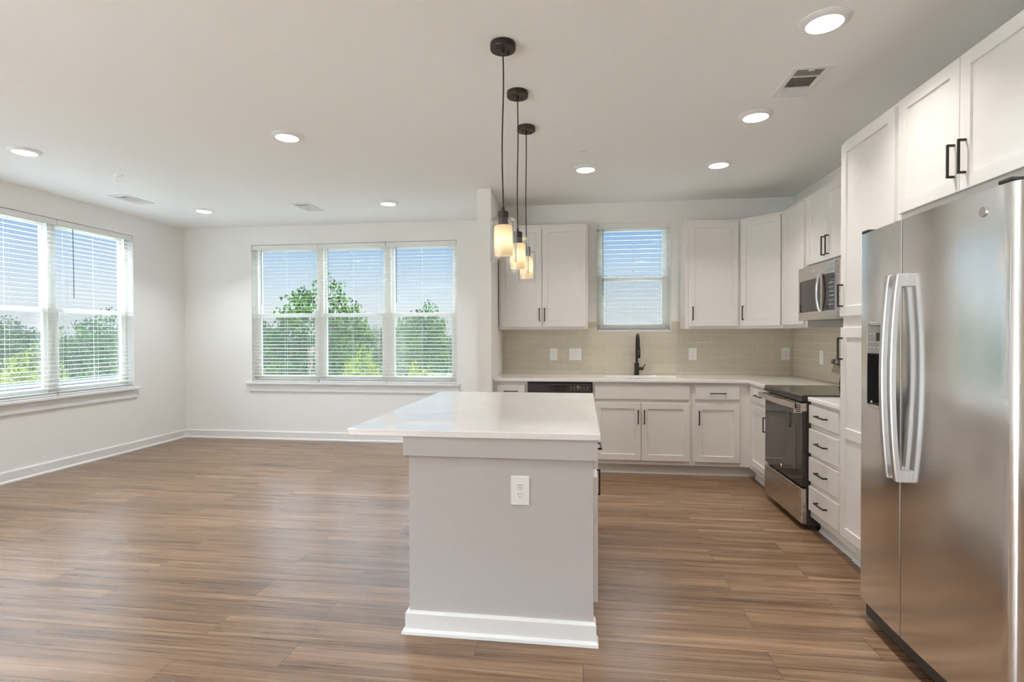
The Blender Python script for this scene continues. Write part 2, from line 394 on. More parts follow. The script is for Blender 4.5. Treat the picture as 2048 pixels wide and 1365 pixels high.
# window stools and aprons
tr1 = MB().box(LW[0]-.065, LW[1]+.045, YB-.045, YB+.076, LW[2]-.025, LW[2]+.003, .005, 2).box(LW[0]-.03, LW[1]+.03, YB-.017, YB, LW[2]-.118, LW[2]-.025, .002)
struct(tr1.build('trim_1', m_trim), 'white window stool and apron under the triple window')
tr2 = MB().box(XL-.076, XL+.045, SW[0]-.045, SW[1]+.05, SW[2]-.025, SW[2]+.003, .005, 2).box(XL, XL+.017, SW[0]-.03, SW[1]+.03, SW[2]-.118, SW[2]-.025, .002)
struct(tr2.build('trim_2', m_trim), 'white window stool and apron under the left wall window')
tr3 = MB().cells([KW[0], KW[0]+.006, KW[1]-.006, KW[1]], [KW[2], KW[2]+.006, KW[3]-.006, KW[3]], 'xz', YK-.010, YK+.075, lambda u, v: not (KW[0]+.006 < u < KW[1]-.006 and KW[2]+.006 < v < KW[3]-.006))
struct(tr3.build('trim_3', m_trim), 'thin white liner around the window over the sink')
# backsplash
bs = MB().cells([-.872, KW[0], KW[1], XR], [.9142, KW[2], 1.475], 'xz', YK-.008, YK, lambda u, v: not (KW[0] < u < KW[1] and v > KW[2]))
struct(bs.build('trim_4', m_tile_x), 'greige running-bond tile backsplash behind the sink')
struct(MB().box(XR-.008, XR, 3.372, YK-.008, .9142, 1.475).build('trim_5', m_tile_y), 'greige running-bond tile backsplash behind the range')

def window_unit(n, w_, h_, loc, rz, label):
    """double-hung unit; local x along wall, -y into the room, origin bottom centre at the inner wall face"""
    f = MB()
    fw = .042
    f.cells([-w_/2, -w_/2+fw, w_/2-fw, w_/2], [0, fw, h_-fw, h_], 'xz', .078, .158, lambda u, v: not (abs(u) < w_/2-fw and fw < v < h_-fw))
    root = f.build('window_%d' % n, m_vinyl, bevel=.002); root.location = loc; root.rotation_euler = (0, 0, rz); struct(root, label)
    mid = h_*.487
    def sash(name, z0, z1, y, st, railb, railt):
        a, b_ = -w_/2+fw-.004, w_/2-fw+.004
        s = MB().cells([a, a+st, b_-st, b_], [z0, z0+railb, z1-railt, z1], 'xz', y, y+.028, lambda u, v: not (a+st < u < b_-st and z0+railb < v < z1-railt)).build(name, m_vinyl, root, bevel=.003)
        MB().box(a+st-.004, b_-st+.004, y+.012, y+.016, z0+railb-.004, z1-railt+.004).build('glass_pane', m_glass, s)
        return s
    sash('upper_sash', mid-.012, h_-fw+.004, .118, .032, .034, .034)
    lo = sash('lower_sash', fw-.004, mid+.022, .086, .044, .05, .04)
    lk = MB()
    for sx_ in (-.16, .16): lk.box(sx_-.022, sx_+.022, .087, .112, mid+.022, mid+.03, .003)
    lk.build('sash_lock', m_vinyl, lo)
    MB().box(-w_/2+fw, w_/2-fw, .1497, .1503, fw, mid+.01).build('insect_screen', m_screen, root)
    return root
uw = (LW[1]-LW[0])/3; hh = LW[3]-LW[2]
nW = 0
for i, nm in enumerate(('left', 'middle', 'right')):
    nW += 1; window_unit(nW, uw, hh, (LW[0]+uw*(i+.5), YB, LW[2]), 0, nm+' double-hung unit of the triple window in the far wall')
for i, nm in enumerate(('third and nearest', 'second', 'farthest')):
    nW += 1; window_unit(nW, uw, hh, (XL, SW[0]+uw*(i+.5), SW[2]), R_(90), nm+' double-hung unit of the left wall window')
nW += 1; window_unit(nW, KW[1]-KW[0], KW[3]-KW[2], ((KW[0]+KW[1])/2, YK, KW[2]), 0, 'double-hung window over the kitchen sink')

def blind(label, w_, h_, loc, rz, pitch, tilt, wand_x, wand_l, wand_m, group, cords=(.12, .5, .88), stack=3, seed=0, sag=0.0):
    root = thing('window_blind', label, 'blind', loc, rz, group)
    rnd = random.Random(seed)
    MB().box(-w_/2+.003, w_/2-.003, .004, .016, -.064, -.004, .004, 2).box(-w_/2+.004, w_/2-.004, .016, .066, -.045, -.006).build('valance', m_blind, root)
    s = MB(); z = -.064-.022; hw = w_/2-.008; zend = -h_+.045
    n = 0
    def slat(z, a, sg=0):
        c, sn = math.cos(a), math.sin(a); prof = []
        top, bot = [], []
        for k in range(5):
            u = -.025+.0125*k; cam_ = .0012*(1-(u/.025)**2)
            top.append((.042+u*c-(cam_+.0012)*sn, z+u*sn+(cam_+.0012)*c)); bot.append((.042+u*c-(cam_-.0012)*sn, z+u*sn+(cam_-.0012)*c))
        s.prism(top+bot[::-1], 'x', -hw, hw)
    while z > zend+.016*1:
        slat(z, tilt+rnd.uniform(-.025, .025)); z -= pitch; n += 1
    zb = -h_+.006
    for k in range(stack): slat(zb+.022+.006*k, rnd.uniform(-.01, .03))
    s.build('slats', m_blind, root)
    MB().box(-hw, hw, .017, .067, zb, zb+.017, .004, 2).build('bottom_rail', m_blind, root)
    cd_ = MB()
    for f in cords:
        for yy in (.0165, .0675): cd_.box(-w_/2+w_*f-.0008, -w_/2+w_*f+.0008, yy-.0008, yy+.0008, zb+.01, -.06)
    cd_.build('ladder_cords', m_blind, root)
    if wand_l:
        MB().tube([(wand_x, .010, -.06), (wand_x, .010, -.10), (wand_x+.004, .008, -.06-wand_l)], .0035, 6).build('tilt_wand', wand_m, root)
    return root
m_wand = mat('smoked_wand', (.10, .12, .15), .2)
G1 = 'white slatted blinds in the triple window'; G2 = 'white slatted blinds in the left wall window'
for i, (nm, tl, wl) in enumerate((('left', .055, .72), ('middle', .02, .68), ('right', .05, .70))):
    blind('white slatted blind in the %s unit of the triple window' % nm, uw, hh, (LW[0]+uw*(i+.5), YB, LW[3]), 0, .0445, tl, -uw/2+.135, wl, m_wand, G1, seed=i)
for i, (nm, tl, wl) in enumerate((('white slatted blind on the left wall, out of the photo, nearest the camera', .1, 0), ('white slatted blind on the left wall, cut off by the photo edge', .03, 0), ('white slatted blind on the left wall, with a dark wand, nearest the room corner', .03, .72))):
    blind(nm, uw, hh, (XL, SW[0]+uw*(i+.5), SW[3]), R_(90), .0445, tl, -uw/2+.17, wl, m_wand, G2, seed=5+i)
blind('small white slatted blind in the window over the sink', KW[1]-KW[0], KW[3]-KW[2], ((KW[0]+KW[1])/2, YK, KW[3]), 0, .0475, .02, -(KW[1]-KW[0])/2+.07, .72, m_wand, None, cords=(.14, .49, .85), stack=4, seed=9)

# ------------------------------------------------------------------ cabinets
def shaker(mb, x0, x1, z0, z1, y1=0, th=.019, fw=.057, rails=()):
    """framed door front with recessed flat panels; rails = z centres of extra cross rails"""
    t = bmesh.new(); yb, yf = y1, y1-th; e = .0018
    us = [x0, x0+fw, x1-fw, x1]
    vs = [z0, z0+fw]
    for r_ in rails: vs += [r_-fw/2, r_+fw/2]
    vs += [z1-fw, z1]
    def q(pts): t.faces.new([t.verts.new(p) for p in pts])
    # edge bands
    def ring(a, ya, b_, yb_):
        (ax0, ax1, az0, az1), (bx0, bx1, bz0, bz1) = a, b_
        A = [(ax0, ya, az0), (ax1, ya, az0), (ax1, ya, az1), (ax0, ya, az1)]
        B = [(bx0, yb_, bz0), (bx1, yb_, bz0), (bx1, yb_, bz1), (bx0, yb_, bz1)]
        for i in range(4): q((A[i], A[(i+1) % 4], B[(i+1) % 4], B[i]))
    o, oi = (x0, x1, z0, z1), (x0+e, x1-e, z0+e, z1-e)
    ring(o, yb, o, yf+e); ring(o, yf+e, oi, yf)
    q(((x0, yb, z0), (x1, yb, z0), (x1, yb, z1), (x0, yb, z1)))
    U = [x0+e, x0+fw, x1-fw, x1-e]; V = [z0+e]+vs[1:-1]+[z1-e]
    for i in range(3):
        for j in range(len(V)-1):
            if i == 1 and j % 2 == 1:
                hole = (U[1], U[2], V[j], V[j+1]); c = .0025; inn = (U[1]+c, U[2]-c, V[j]+c, V[j+1]-c)
                ring(hole, yf, inn, yf+.008)
                q(((inn[0], yf+.008, inn[2]), (inn[1], yf+.008, inn[2]), (inn[1], yf+.008, inn[3]), (inn[0], yf+.008, inn[3])))
            else:
                q(((U[i], yf, V[j]), (U[i+1], yf, V[j]), (U[i+1], yf, V[j+1]), (U[i], yf, V[j+1])))
    bmesh.ops.remove_doubles(t, verts=t.verts[:], dist=1e-5)
    bmesh.ops.recalc_face_normals(t, faces=t.faces[:])
    mb._merge(t); return mb
def pull(parent, kind, a, b0, b1, y=-.019, proud=.03):
    """square bar pull; 'v': at x=a from z b0..b1; 'h': at z=a from x b0..b1"""
    m = MB(); k = .0045
    if kind == 'v':
        m.box(a-k, a+k, y-proud, y-proud+.008, b0, b1, .001)
        for z in (b0, b1-.009): m.box(a-k, a+k, y-proud+.004, y, z, z+.009, .001)
    else:
        m.box(b0, b1, y-proud, y-proud+.008, a-k, a+k, .001)
        for x in (b0, b1-.009): m.box(x, x+.009, y-proud+.004, y, a-k, a+k, .001)
    return m.build('handle', m_black, parent)
def cabinet(name, label, loc, rz, w_, z0, z1, d, fronts, toe=True, cat='cabinet', group=None, mtl=None):
    root = thing(name, label, cat, loc, rz, group)
    b_ = MB()
    if toe: b_.box(0, w_, 0, d, .10, z1, .001).box(0, w_, .065, d, 0, .101)
    else: b_.box(0, w_, 0, d, z0, z1, .001)
    b_.build('body', m_cab, root)
    if toe:
        MB().prism([(.052, 0), (.055, .010), (.065, .02), (.065, 0)], 'x', 0, w_).build('shoe_moulding', m_trim, root)
    for f in fronts:
        k, x0, x1, a0, a1 = f[:5]; opt = f[5] if len(f) > 5 else {}
        m = MB()
        if k == 'door': shaker(m, x0, x1, a0, a1, rails=opt.get('rails', ()))
        else: m.box(x0, x1, -.019, 0, a0, a1, .003, 2)
        o = m.build('door' if k == 'door' else 'drawer' if k == 'drawer' else 'false_front', m_cab, root)
        for h in opt.get('pull', ()): pull(o, *h)
    return root
FY, FX = 5.205, 1.53      # face-frame planes of the base runs
A = R_(-90)
cabinet('base_cabinet', 'narrow white base cabinet between the wing wall and the dishwasher', (-.871, FY, 0), 0, .335, 0, .884, .60,
        [('drawer', .035, .31, .725, .85, {'pull': [('h', .787, .105, .24)]}), ('door', .035, .31, .14, .69, {'pull': [('v', .28, .49, .62)]})])
cabinet('sink_cabinet', 'white double-door base cabinet under the sink', (.092, FY, 0), 0, .928, 0, .884, .60,
        [('false', .022, .902, .722, .857), ('door', .022, .455, .14, .69, {'pull': [('v', .428, .49, .623)]}),
         ('door', .459, .902, .14, .69, {'pull': [('v', .486, .49, .623)]})])
cabinet('base_cabinet', 'white base cabinet with one drawer over one door, right of the sink cabinet', (1.021, FY, 0), 0, 1.11, 0, .884, .60,
        [('drawer', .024, .422, .727, .861, {'pull': [('h', .788, .158, .296)]}), ('door', .024, .422, .14, .69, {'pull': [('v', .057, .49, .623)]})])
cabinet('base_cabinet', 'narrow white base cabinet left of the range, in the kitchen corner', (FX, FY-.001, 0), A, .592, 0, .884, .60,
        [('drawer', .11, .575, .735, .861, {'pull': [('h', .80, .27, .44)]}), ('door', .11, .575, .15, .70, {'pull': [('v', .53, .52, .645)]})])
cabinet('drawer_cabinet', 'white four-drawer base cabinet between the range and the pantry', (FX, 3.848, 0), A, .46, 0, .884, .60,
        [('drawer', -.052 if False else .012, .43, a, b_, {'pull': [('h', (a+b_)/2+.003, .155, .295)]}) for a, b_ in ((.738, .862), (.537, .702), (.347, .511), (.153, .315))])
# wall cabinets
UY, UX = 5.495, 1.825
cabinet('wall_cabinet', 'white double-door wall cabinet left of the sink window', (-.862, UY, 0), 0, .915, 1.393, 2.467, .31,
        [('door', .022, .446, 1.42, 2.442, {'pull': [('v', .422, 1.478, 1.613)]}), ('door', .450, .893, 1.42, 2.442, {'pull': [('v', .476, 1.478, 1.613)]})], toe=False)
cabinet('wall_cabinet', 'white single-door wall cabinet right of the sink window', (1.01, UY, 0), 0, .519, 1.393, 2.467, .31,
        [('door', .026, .498, 1.42, 2.442, {'pull': [('v', .066, 1.478, 1.613)]})], toe=False)
# diagonal corner unit
cr_ = thing('corner_wall_cabinet', 'white diagonal corner wall cabinet with one door', 'cabinet', (1.53, UY, 0), math.atan2(5.205-UY, UX-1.53))
dl = math.hypot(.295, .29); ca, sa = math.cos(-cr_.rotation_euler.z), math.sin(-cr_.rotation_euler.z)
def loc_(X, Y): X -= 1.53; Y -= UY; return (X*ca-Y*sa, X*sa+Y*ca)
MB().prism([loc_(1.53, UY), loc_(UX, 5.205), loc_(XR-.002, 5.205), loc_(XR-.002, YK-.010), loc_(1.53, YK-.010)], 'z', 1.393, 2.467).build('body', m_cab, cr_)
dr_ = shaker(MB(), .014, dl-.014, 1.42, 2.442).build('door', m_cab, cr_); pull(dr_, 'v', .045, 1.478, 1.613)
cabinet('wall_cabinet', 'narrow white wall cabinet between the corner unit and the microwave', (UX, 5.203, 0), A, .543, 1.393, 2.467, .312,
        [('door', .012, .505, 1.42, 2.442)], toe=False)
cabinet('wall_cabinet', 'short white double-door wall cabinet above the microwave', (UX, 4.658, 0), A, .765, 1.868, 2.467, .312,
        [('door', .012, .38, 1.893, 2.442, {'pull': [('v', .352, 1.93, 2.075)]}), ('door', .384, .753, 1.893, 2.442, {'pull': [('v', .418, 1.93, 2.075)]})], toe=False)
pt = cabinet('pantry_cabinet', 'tall white pantry cabinet between the drawers and the fridge', (1.52, 3.378, 0), A, .56, 0, 2.462, .615,
        [('door', .008, .546, 1.44, 2.44, {'pull': [('v', .034, 1.495, 1.627)]}), ('door', .008, .546, .155, 1.375, {'rails': (.765,), 'pull': [('v', .034, 1.187, 1.317)]})])
cabinet('fridge_cabinet', 'white double-door cabinet mounted over the fridge', (1.52, 2.816, 0), A, .92, 1.87, 2.462, .615,
        [('door', .022, .438, 1.91, 2.45, {'pull': [('v', .412, 1.971, 2.108)]}), ('door', .442, .858, 1.91, 2.45, {'pull': [('v', .477, 1.971, 2.108)]})], toe=False)

# ------------------------------------------------------------------ countertops
SK = (.215, .945, 5.31, 5.66)
ct = MB().cells([-.868, SK[0], SK[1], 1.505, XR-.010], [4.622, 5.17, SK[2], SK[3], YK-.010], 'xy', .884, .914,
    lambda u, v: (v > 5.17 or u > 1.505) and not (SK[0] < u < SK[1] and SK[2] < v < SK[3]))
tag(ct.build('countertop', m_quartz, bevel=.004), 'L-shaped white quartz countertop along the back wall with the sink cut-out', 'countertop')
tag(MB().box(1.505, XR-.010, 3.40, 3.838, .8842, .914, .004, 2).build('countertop', m_quartz), 'short white quartz countertop on the four-drawer cabinet', 'countertop')
# sink
sk = MB(); a, b_, c, d = SK[0]-.006, SK[1]+.006, SK[2]-.006, SK[3]+.006
sk.box(a-.004, a, c, d, .69, .8838).box(b_, b_+.004, c, d, .69, .8838).box(a, b_, c-.004, c, .69, .8838).box(a, b_, d, d+.004, .69, .8838).box(a-.004, b_+.004, c-.004, d+.004, .686, .69)
sr_ = thing('kitchen_sink', 'undermount stainless sink set in the back countertop below the window', 'sink', (0, 0, 0))
sk.build('basin', m_steel, sr_); MB().lathe([(.0, .004), (.04, .004), (.045, .0)], .58, 5.49, 20, cz=.69).build('drain', m_chrome, sr_)
# faucet
fa = thing('kitchen_faucet', 'tall matte black pull-down faucet behind the sink', 'faucet', (.561, 5.735, .914))
MB().lathe([(.027, 0), (.027, .004), (.0235, .006), (.0235, .124), (.021, .126), (0, .126)], n=24).build('faucet_body', m_black, fa)
pts = [(0, 0, .12), (0, 0, .33)]
for k in range(1, 13):
    a = math.pi*k/12; pts.append((0, -.095+.095*math.cos(a), .33+.095*math.sin(a)))
pts.append((0, -.19, .30))
MB().tube(pts, .0128, 14).build('spout', m_black, fa)
MB().lathe([(.0145, .305), (.0165, .28), (.0175, .20), (.016, .185), (0, .185)], 0, -.19, 18).build('spray_head', m_black, fa)
MB().box(-.004, .004, -.2085, -.207, .225, .237, .001).box(-.004, .004, -.2085, -.207, .247, .259, .001).build('spray_buttons', m_chrome, fa)
MB().lathe([(.0165, .02), (.0165, .068), (.014, .07), (0, .07)], 0, 0, 18, axis='x', cz=.068).build('lever_hub', m_black, fa)
MB().tube([(.062, 0, .07), (.078, -.005, .10), (.088, -.01, .113)], .0052, 8).build('lever', m_black, fa)

def marks(name, boxes, m, parent):
    for b_ in boxes: MB().box(*b_).build(name, m, parent)
# ------------------------------------------------------------------ dishwasher
dw = thing('dishwasher', 'black built-in dishwasher left of the sink cabinet', 'dishwasher', (-.533, 5.185, 0))
W = .618
MB().box(0, W, .02, .60, .10, .876).build('body', m_dark, dw)
MB().box(.003, W-.003, -.006, .02, .115, .775, .004, 2).build('door', m_blackgloss, dw)
cp = MB().box(.003, W-.003, -.016, .02, .778, .862, .006, 2).build('control_panel', m_dark, dw)
MB().prism([(.200+.20*i/12, .845 - .045*math.sin(math.pi*min(1, max(0, (i)/12)))**.35) for i in range(13)]+[(.40, .850), (.200, .850)], 'y', -.0175, -.0155).build('pocket_handle', m_blackgloss, cp)
MB().tube([(.21, -.022, .825), (.255, -.030, .818), (.345, -.030, .818), (.39, -.022, .825)], .006, 8).build('grip_bar', m_chrome if False else m_dark, cp)
mk = [(.475, .500, -.0166, -.0158, .836, .842)]
for i in range(6):
    mk.append((.415+i*.031, .415+i*.031+(.022 if i in (2, 5) else .012), -.0166, -.0158, .822+(i % 2)*.006, .825+(i % 2)*.006))
    mk.append((.417+i*.031, .417+i*.031+.010, -.0166, -.0158, .806, .808))
marks('button', mk, m_mark, cp)
MB().box(0, W, .05, .06, 0, .10).build('toe_panel', m_dark, dw)

# ------------------------------------------------------------------ range
rg = thing('range', 'stainless slide-in electric range with black glass cooktop and oven door', 'range', (1.478, 4.606, 0), A)
W = .757
MB().box(.004, W-.004, .03, .64, .035, .905, .002).box(.03, .07, .06, .10, 0, .036).box(W-.07, W-.03, .06, .10, 0, .036).box(.03, .07, .55, .59, 0, .036).box(W-.07, W-.03, .55, .59, 0, .036).build('body', m_dark, rg)
MB().prism([(-.008, .880), (-.004, .918), (.006, .924), (.62, .924), (.62, .905), (.03, .905), (.03, .878)], 'x', 0, W, .002).build('cooktop', m_blackgloss, rg)
od = MB().box(.004, W-.004, .0, .03, .30, .81, .004, 2).build('oven_door', m_blackgloss, rg)
MB().box(.11, W-.11, -.0012, .0005, .39, .70, .0005).build('oven_window', mat('oven_window_glass', (.045, .035, .03), .03, spec=.8), od)
vt = MB().box(.004, W-.004, -.006, .03, .812, .868, .003, 2)
vt = vt.build('vent_trim', m_steel2, rg)
marks('vent_slot', [(.09+i*.065, .09+i*.065+.04, -.0072, -.0055, .845, .856) for i in range(9)], m_slot, vt)
hd = MB()
prof = [(.0+.0*k, 0) for k in range(1)]
xs_ = [.004+(W-.008)*i/14 for i in range(15)]
outer = [(x, -.052-.012*math.sin(math.pi*(i/14))) for i, x in enumerate(xs_)]
inner = [(x, y+.012) for x, y in outer][::-1]
hd.prism(outer+inner, 'z', .828, .868, .002)
hd.box(.004, .03, -.050, .0, .828, .868, .002).box(W-.030, W-.004, -.050, .0, .80, .868, .002)
hd = hd.build('door_handle', m_steel2, od)
marks('handle_slot', [(W-.0045, W-.0030, -.040, -.012, .809+i*.0145, .816+i*.0145) for i in range(4)], m_slot, od)
MB().box(.004, W-.004, -.004, .03, .045, .285, .006, 2).build('storage_drawer', m_steel2, rg)
MB().lathe([(0, -.003), (.011, -.003), (.013, 0)], .365, 0, 20, axis='y', cz=.352).build('badge', m_chrome, od)
bgd = MB().prism([(.570, .924), (.580, 1.00), (.503, 1.033), (.552, 1.20), (.653, 1.20), (.653, .924)], 'x', .004, W-.004, .003).build('backguard', m_steel2, rg)
MB().prism([(.562, .928), (.572, 1.002), (.654, 1.002), (.654, .928)], 'x', -.001, W+.001).build('backguard_base', m_blackgloss, bgd)
kb = MB()
for x in (.045, .125, .632, .712):
    t = bmesh.new(); bmesh.ops.create_cone(t, segments=20, radius1=.024, radius2=.019, depth=.034, cap_ends=True)
    Mx = Matrix.Translation((x, .506, 1.118)) @ Matrix.Rotation(R_(90-14.5), 4, 'X'); bmesh.ops.transform(t, matrix=Mx, verts=t.verts[:])
    k = MB(); k._merge(t); k.build('knob', m_grey, bgd)

# ------------------------------------------------------------------ microwave
mw = thing('microwave', 'stainless over-the-range microwave with black glass door', 'microwave', (1.74, 4.654, 1.447), A)
W, H = .758, .418
front = [(W*i/14, .012*((i/7-1)**2)) for i in range(15)]
MB().box(.002, W-.002, .035, .39, .012, H-.001, .002).build('case', m_dark, mw)
dr_ = MB().prism(front+[(W, .035), (0, .035)], 'z', 0, H, .002).build('door', m_steel2, mw)
gl_ = [(.030+(.395)*i/8, .012*(((.030+.395*i/8)/(W/2)-1)**2)-.0015) for i in range(9)]
MB().prism(gl_+[(.425, .02), (.030, .02)], 'z', .062, .312, .001).build('door_window', m_blackgloss, dr_)
gl_ = [(.465+(.195)*i/8, .012*(((.465+.195*i/8)/(W/2)-1)**2)-.0015) for i in range(9)]
cpn = MB().prism(gl_+[(.66, .02), (.465, .02)], 'z', .062, .325, .001).build('control_panel', m_blackgloss, mw)
marks('button', [(.572+c_*.026, .572+c_*.026+.014, -.0006, .0022, .10+r__*.031, .104+r__*.031) for r__ in range(6) for c_ in range(3)], m_mark, cpn)
pts = [(.445, -.008-.026*math.sin(math.pi*min(1, max(0, k/12)))**.6, .055+.285*k/12) for k in range(13)]
MB().tube(pts, .007, 10, rx=.012).build('door_handle', m_chrome, dr_)
MB().prism([(.685, -.012), (.70, -.016), (.712, -.012), (.712, .02), (.685, .02)], 'z', .006, H-.012, .002).build('end_trim', m_chrome, mw)
MB().lathe([(0, -.003), (.013, -.003), (.015, 0)], .335, .001, 20, axis='y', cz=.368).build('badge', m_chrome, dr_)
MB().box(.02, W-.02, .04, .37, .0, .013).build('vent_grille', m_grey, mw)

# ------------------------------------------------------------------ fridge
fr = thing('refrigerator', 'stainless side-by-side refrigerator with water dispenser in its left door', 'refrigerator', (1.28, 2.712, 0), A)
W, Z0, Z1 = .915, .10, 1.80
MB().box(.012, W-.012, .075, .78, .05, 1.78, .004).box(.05, .11, .12, .18, 0, .051).box(W-.11, W-.05, .12, .18, 0, .051).box(.05, .11, .66, .72, 0, .051).box(W-.11, W-.05, .66, .72, 0, .051).build('case', vary(mat('fridge_side', (.10, .10, .10), .45), freq=20, amt=.05), fr)
MB().box(.02, W-.02, .035, .08, .02, .094, .004).build('base_grille', m_dark, fr)
def bow(x): return .016*((x-W/2)/(W/2))**2
def fdoor(name, x0, x1, rl, rr, hole=None, top=Z1):
    t = bmesh.new(); n = 22
    xs = sorted(set([round(x0+(x1-x0)*i/n, 5) for i in range(n+1)] + ([hole[0], hole[1]] if hole else []) + [x0+.002, x0+.006, x0+.012, x1-.002, x1-.006, x1-.012, x1-.022, x0+.022]))
    def yf(x):
        y = bow(x)
        for r_, dd in ((rl, x-x0), (rr, x1-x)):
            if dd < r_: y += r_-math.sqrt(max(0, r_*r_-(r_-dd)**2))
        return y
    zs = [Z0, top] + ([hole[2], hole[3]] if hole else []); zs = sorted(zs)
    V = {}
    def P(i, j):
        if (i, j) not in V: V[i, j] = t.verts.new((xs[i], yf(xs[i]), zs[j]))
        return V[i, j]
    for i in range(len(xs)-1):
        for j in range(len(zs)-1):
            xm, zm = (xs[i]+xs[i+1])/2, (zs[j]+zs[j+1])/2
            if hole and hole[0] < xm < hole[1] and hole[2] < zm < hole[3]: continue
            f = t.faces.new((P(i, j), P(i+1, j), P(i+1, j+1), P(i, j+1))); f.smooth = True
    yb = .068
    def cap(z, j):
        vb0, vb1 = t.verts.new((x1, yb, z)), t.verts.new((x0, yb, z))
        t.faces.new([t.verts.new((x, yf(x), z)) for x in xs]+[vb0, vb1])
    cap(Z0, 0); cap(top, len(zs)-1)
    for x in (x0, x1): t.faces.new([t.verts.new(p) for p in ((x, yf(x), Z0), (x, yb, Z0), (x, yb, top), (x, yf(x), top))])
    t.faces.new([t.verts.new(p) for p in ((x0, yb, Z0), (x1, yb, Z0), (x1, yb, top), (x0, yb, top))])
    m = MB(); m._merge(t); o = m.build(name, m_steel, fr)
    return o
HO = (.082, .27, 1.02, 1.375)
d1 = fdoor('freezer_door', 0, .352, .014, .0018, HO)
d2 = fdoor('fridge_door', .357, W, .0018, .032)
MB().box(.3522, .3568, .010, .070, Z0+.002, Z1-.002).build('door_gap_shade', m_black, fr)  # dark strip in the gap between the doors, standing in for its shade
# dispenser
dp = MB(); yb = .058
dp.box(HO[0], HO[0]+.003, .006, yb, HO[2], 1.25).box(HO[1]-.003, HO[1], .006, yb, HO[2], 1.25).box(HO[0], HO[1], yb-.003, yb, HO[2], 1.25).box(HO[0], HO[1], .008, yb, HO[2], HO[2]+.004).box(HO[0], HO[1], .008, yb, 1.246, 1.25)
dp = dp.build('dispenser_cavity', m_dark, fr)
MB().box(HO[0]+.06, HO[1]-.06, .03, .05, 1.15, 1.246, .004).build('dispenser_paddle', m_black, dp)
dpp = MB().box(HO[0]+.002, HO[1]-.002, .006, .055, 1.25, HO[3]-.002, .002).build('dispenser_panel', m_grey, fr)
marks('button', [(HO[0]+.018+c_*.032, HO[0]+.034+c_*.032, .0052, .0065, zz, zz+.003) for zz in (1.275, 1.30, 1.335) for c_ in range(5)], m_mark, dpp)
MB().box(HO[0]+.075, HO[0]+.12, .0048, .0065, 1.305, 1.342, .002).build('dispenser_screen', m_black, dpp)
# rounded bezel
def rrect(x0, x1, z0, z1, r, n=5):
    pts = []
    for cx, cz, a0 in ((x1-r, z1-r, 0), (x0+r, z1-r, 90), (x0+r, z0+r, 180), (x1-r, z0+r, 270)):
        for k in range(n+1):
            a = R_(a0+90*k/n); pts.append((cx+r*math.cos(a), cz+r*math.sin(a)))
    return pts
t = bmesh.new(); o1 = rrect(HO[0]-.018, HO[1]+.018, HO[2]-.018, HO[3]+.018, .035); o2 = rrect(HO[0]+.002, HO[1]-.002, HO[2]+.002, HO[3]-.002, .02); o3 = rrect(HO[0]-.008, HO[1]+.008, HO[2]-.008, HO[3]+.008, .028)
L3 = [[t.verts.new((x, y+bow(x), z)) for x, z in p] for p, y in ((o1, .001), (o3, -.006), (o2, .014))]
for a, b_ in zip(L3, L3[1:]):
    for i in range(len(a)): f = t.faces.new((a[i], a[(i+1) % len(a)], b_[(i+1) % len(a)], b_[i])); f.smooth = True
bmesh.ops.recalc_face_normals(t, faces=t.faces[:])
m = MB(); m._merge(t); bz = m.build('dispenser_bezel', m_chrome, fr)
m_satin = vary(mat('satin_handle', (.74, .74, .74), .34, 1), freq=30, amt=.02)
def fhandle(xc, door):
    m = MB(); n = 24; t = bmesh.new(); rings = []
    for k in range(n+1):
        s_ = k/n; z = .745+(1.575-.745)*s_; y = -.030-.024*math.sin(math.pi*s_)**.8
        dx, dy = .0135, .010
        ring = [(xc-dx, y-dy+.004, z), (xc-dx+.004, y-dy, z), (xc+dx-.004, y-dy, z), (xc+dx, y-dy+.004, z), (xc+dx, y+dy, z), (xc-dx, y+dy, z)]
        rings.append([t.verts.new(p) for p in ring])
    for a, b_ in zip(rings, rings[1:]):
        for i in range(6): f = t.faces.new((a[i], a[(i+1) % 6], b_[(i+1) % 6], b_[i])); f.smooth = True
    t.faces.new(rings[0]); t.faces.new(rings[-1]); bmesh.ops.recalc_face_normals(t, faces=t.faces[:])
    m._merge(t); m.smooth = True
    m.box(xc-.0115, xc+.0115, -.032, bow(xc)+.004, 1.525, 1.577, .002).box(xc-.0115, xc+.0115, -.032, bow(xc)+.004, .743, .79, .002)
    return m.build('door_handle', m_satin, door)
fhandle(.325, d1); fhandle(.388, d2)
MB().lathe([(0, -.004), (.0155, -.004), (.018, -.001), (.018, .006)], .788, bow(.788), 28, axis='y', cz=1.732).build('badge', m_chrome, d2)
for x in (.012, W-.075): MB().box(x, x+.055, .012, .10, 1.801, 1.816, .005, 2).build('hinge_cover', m_dark, fr)

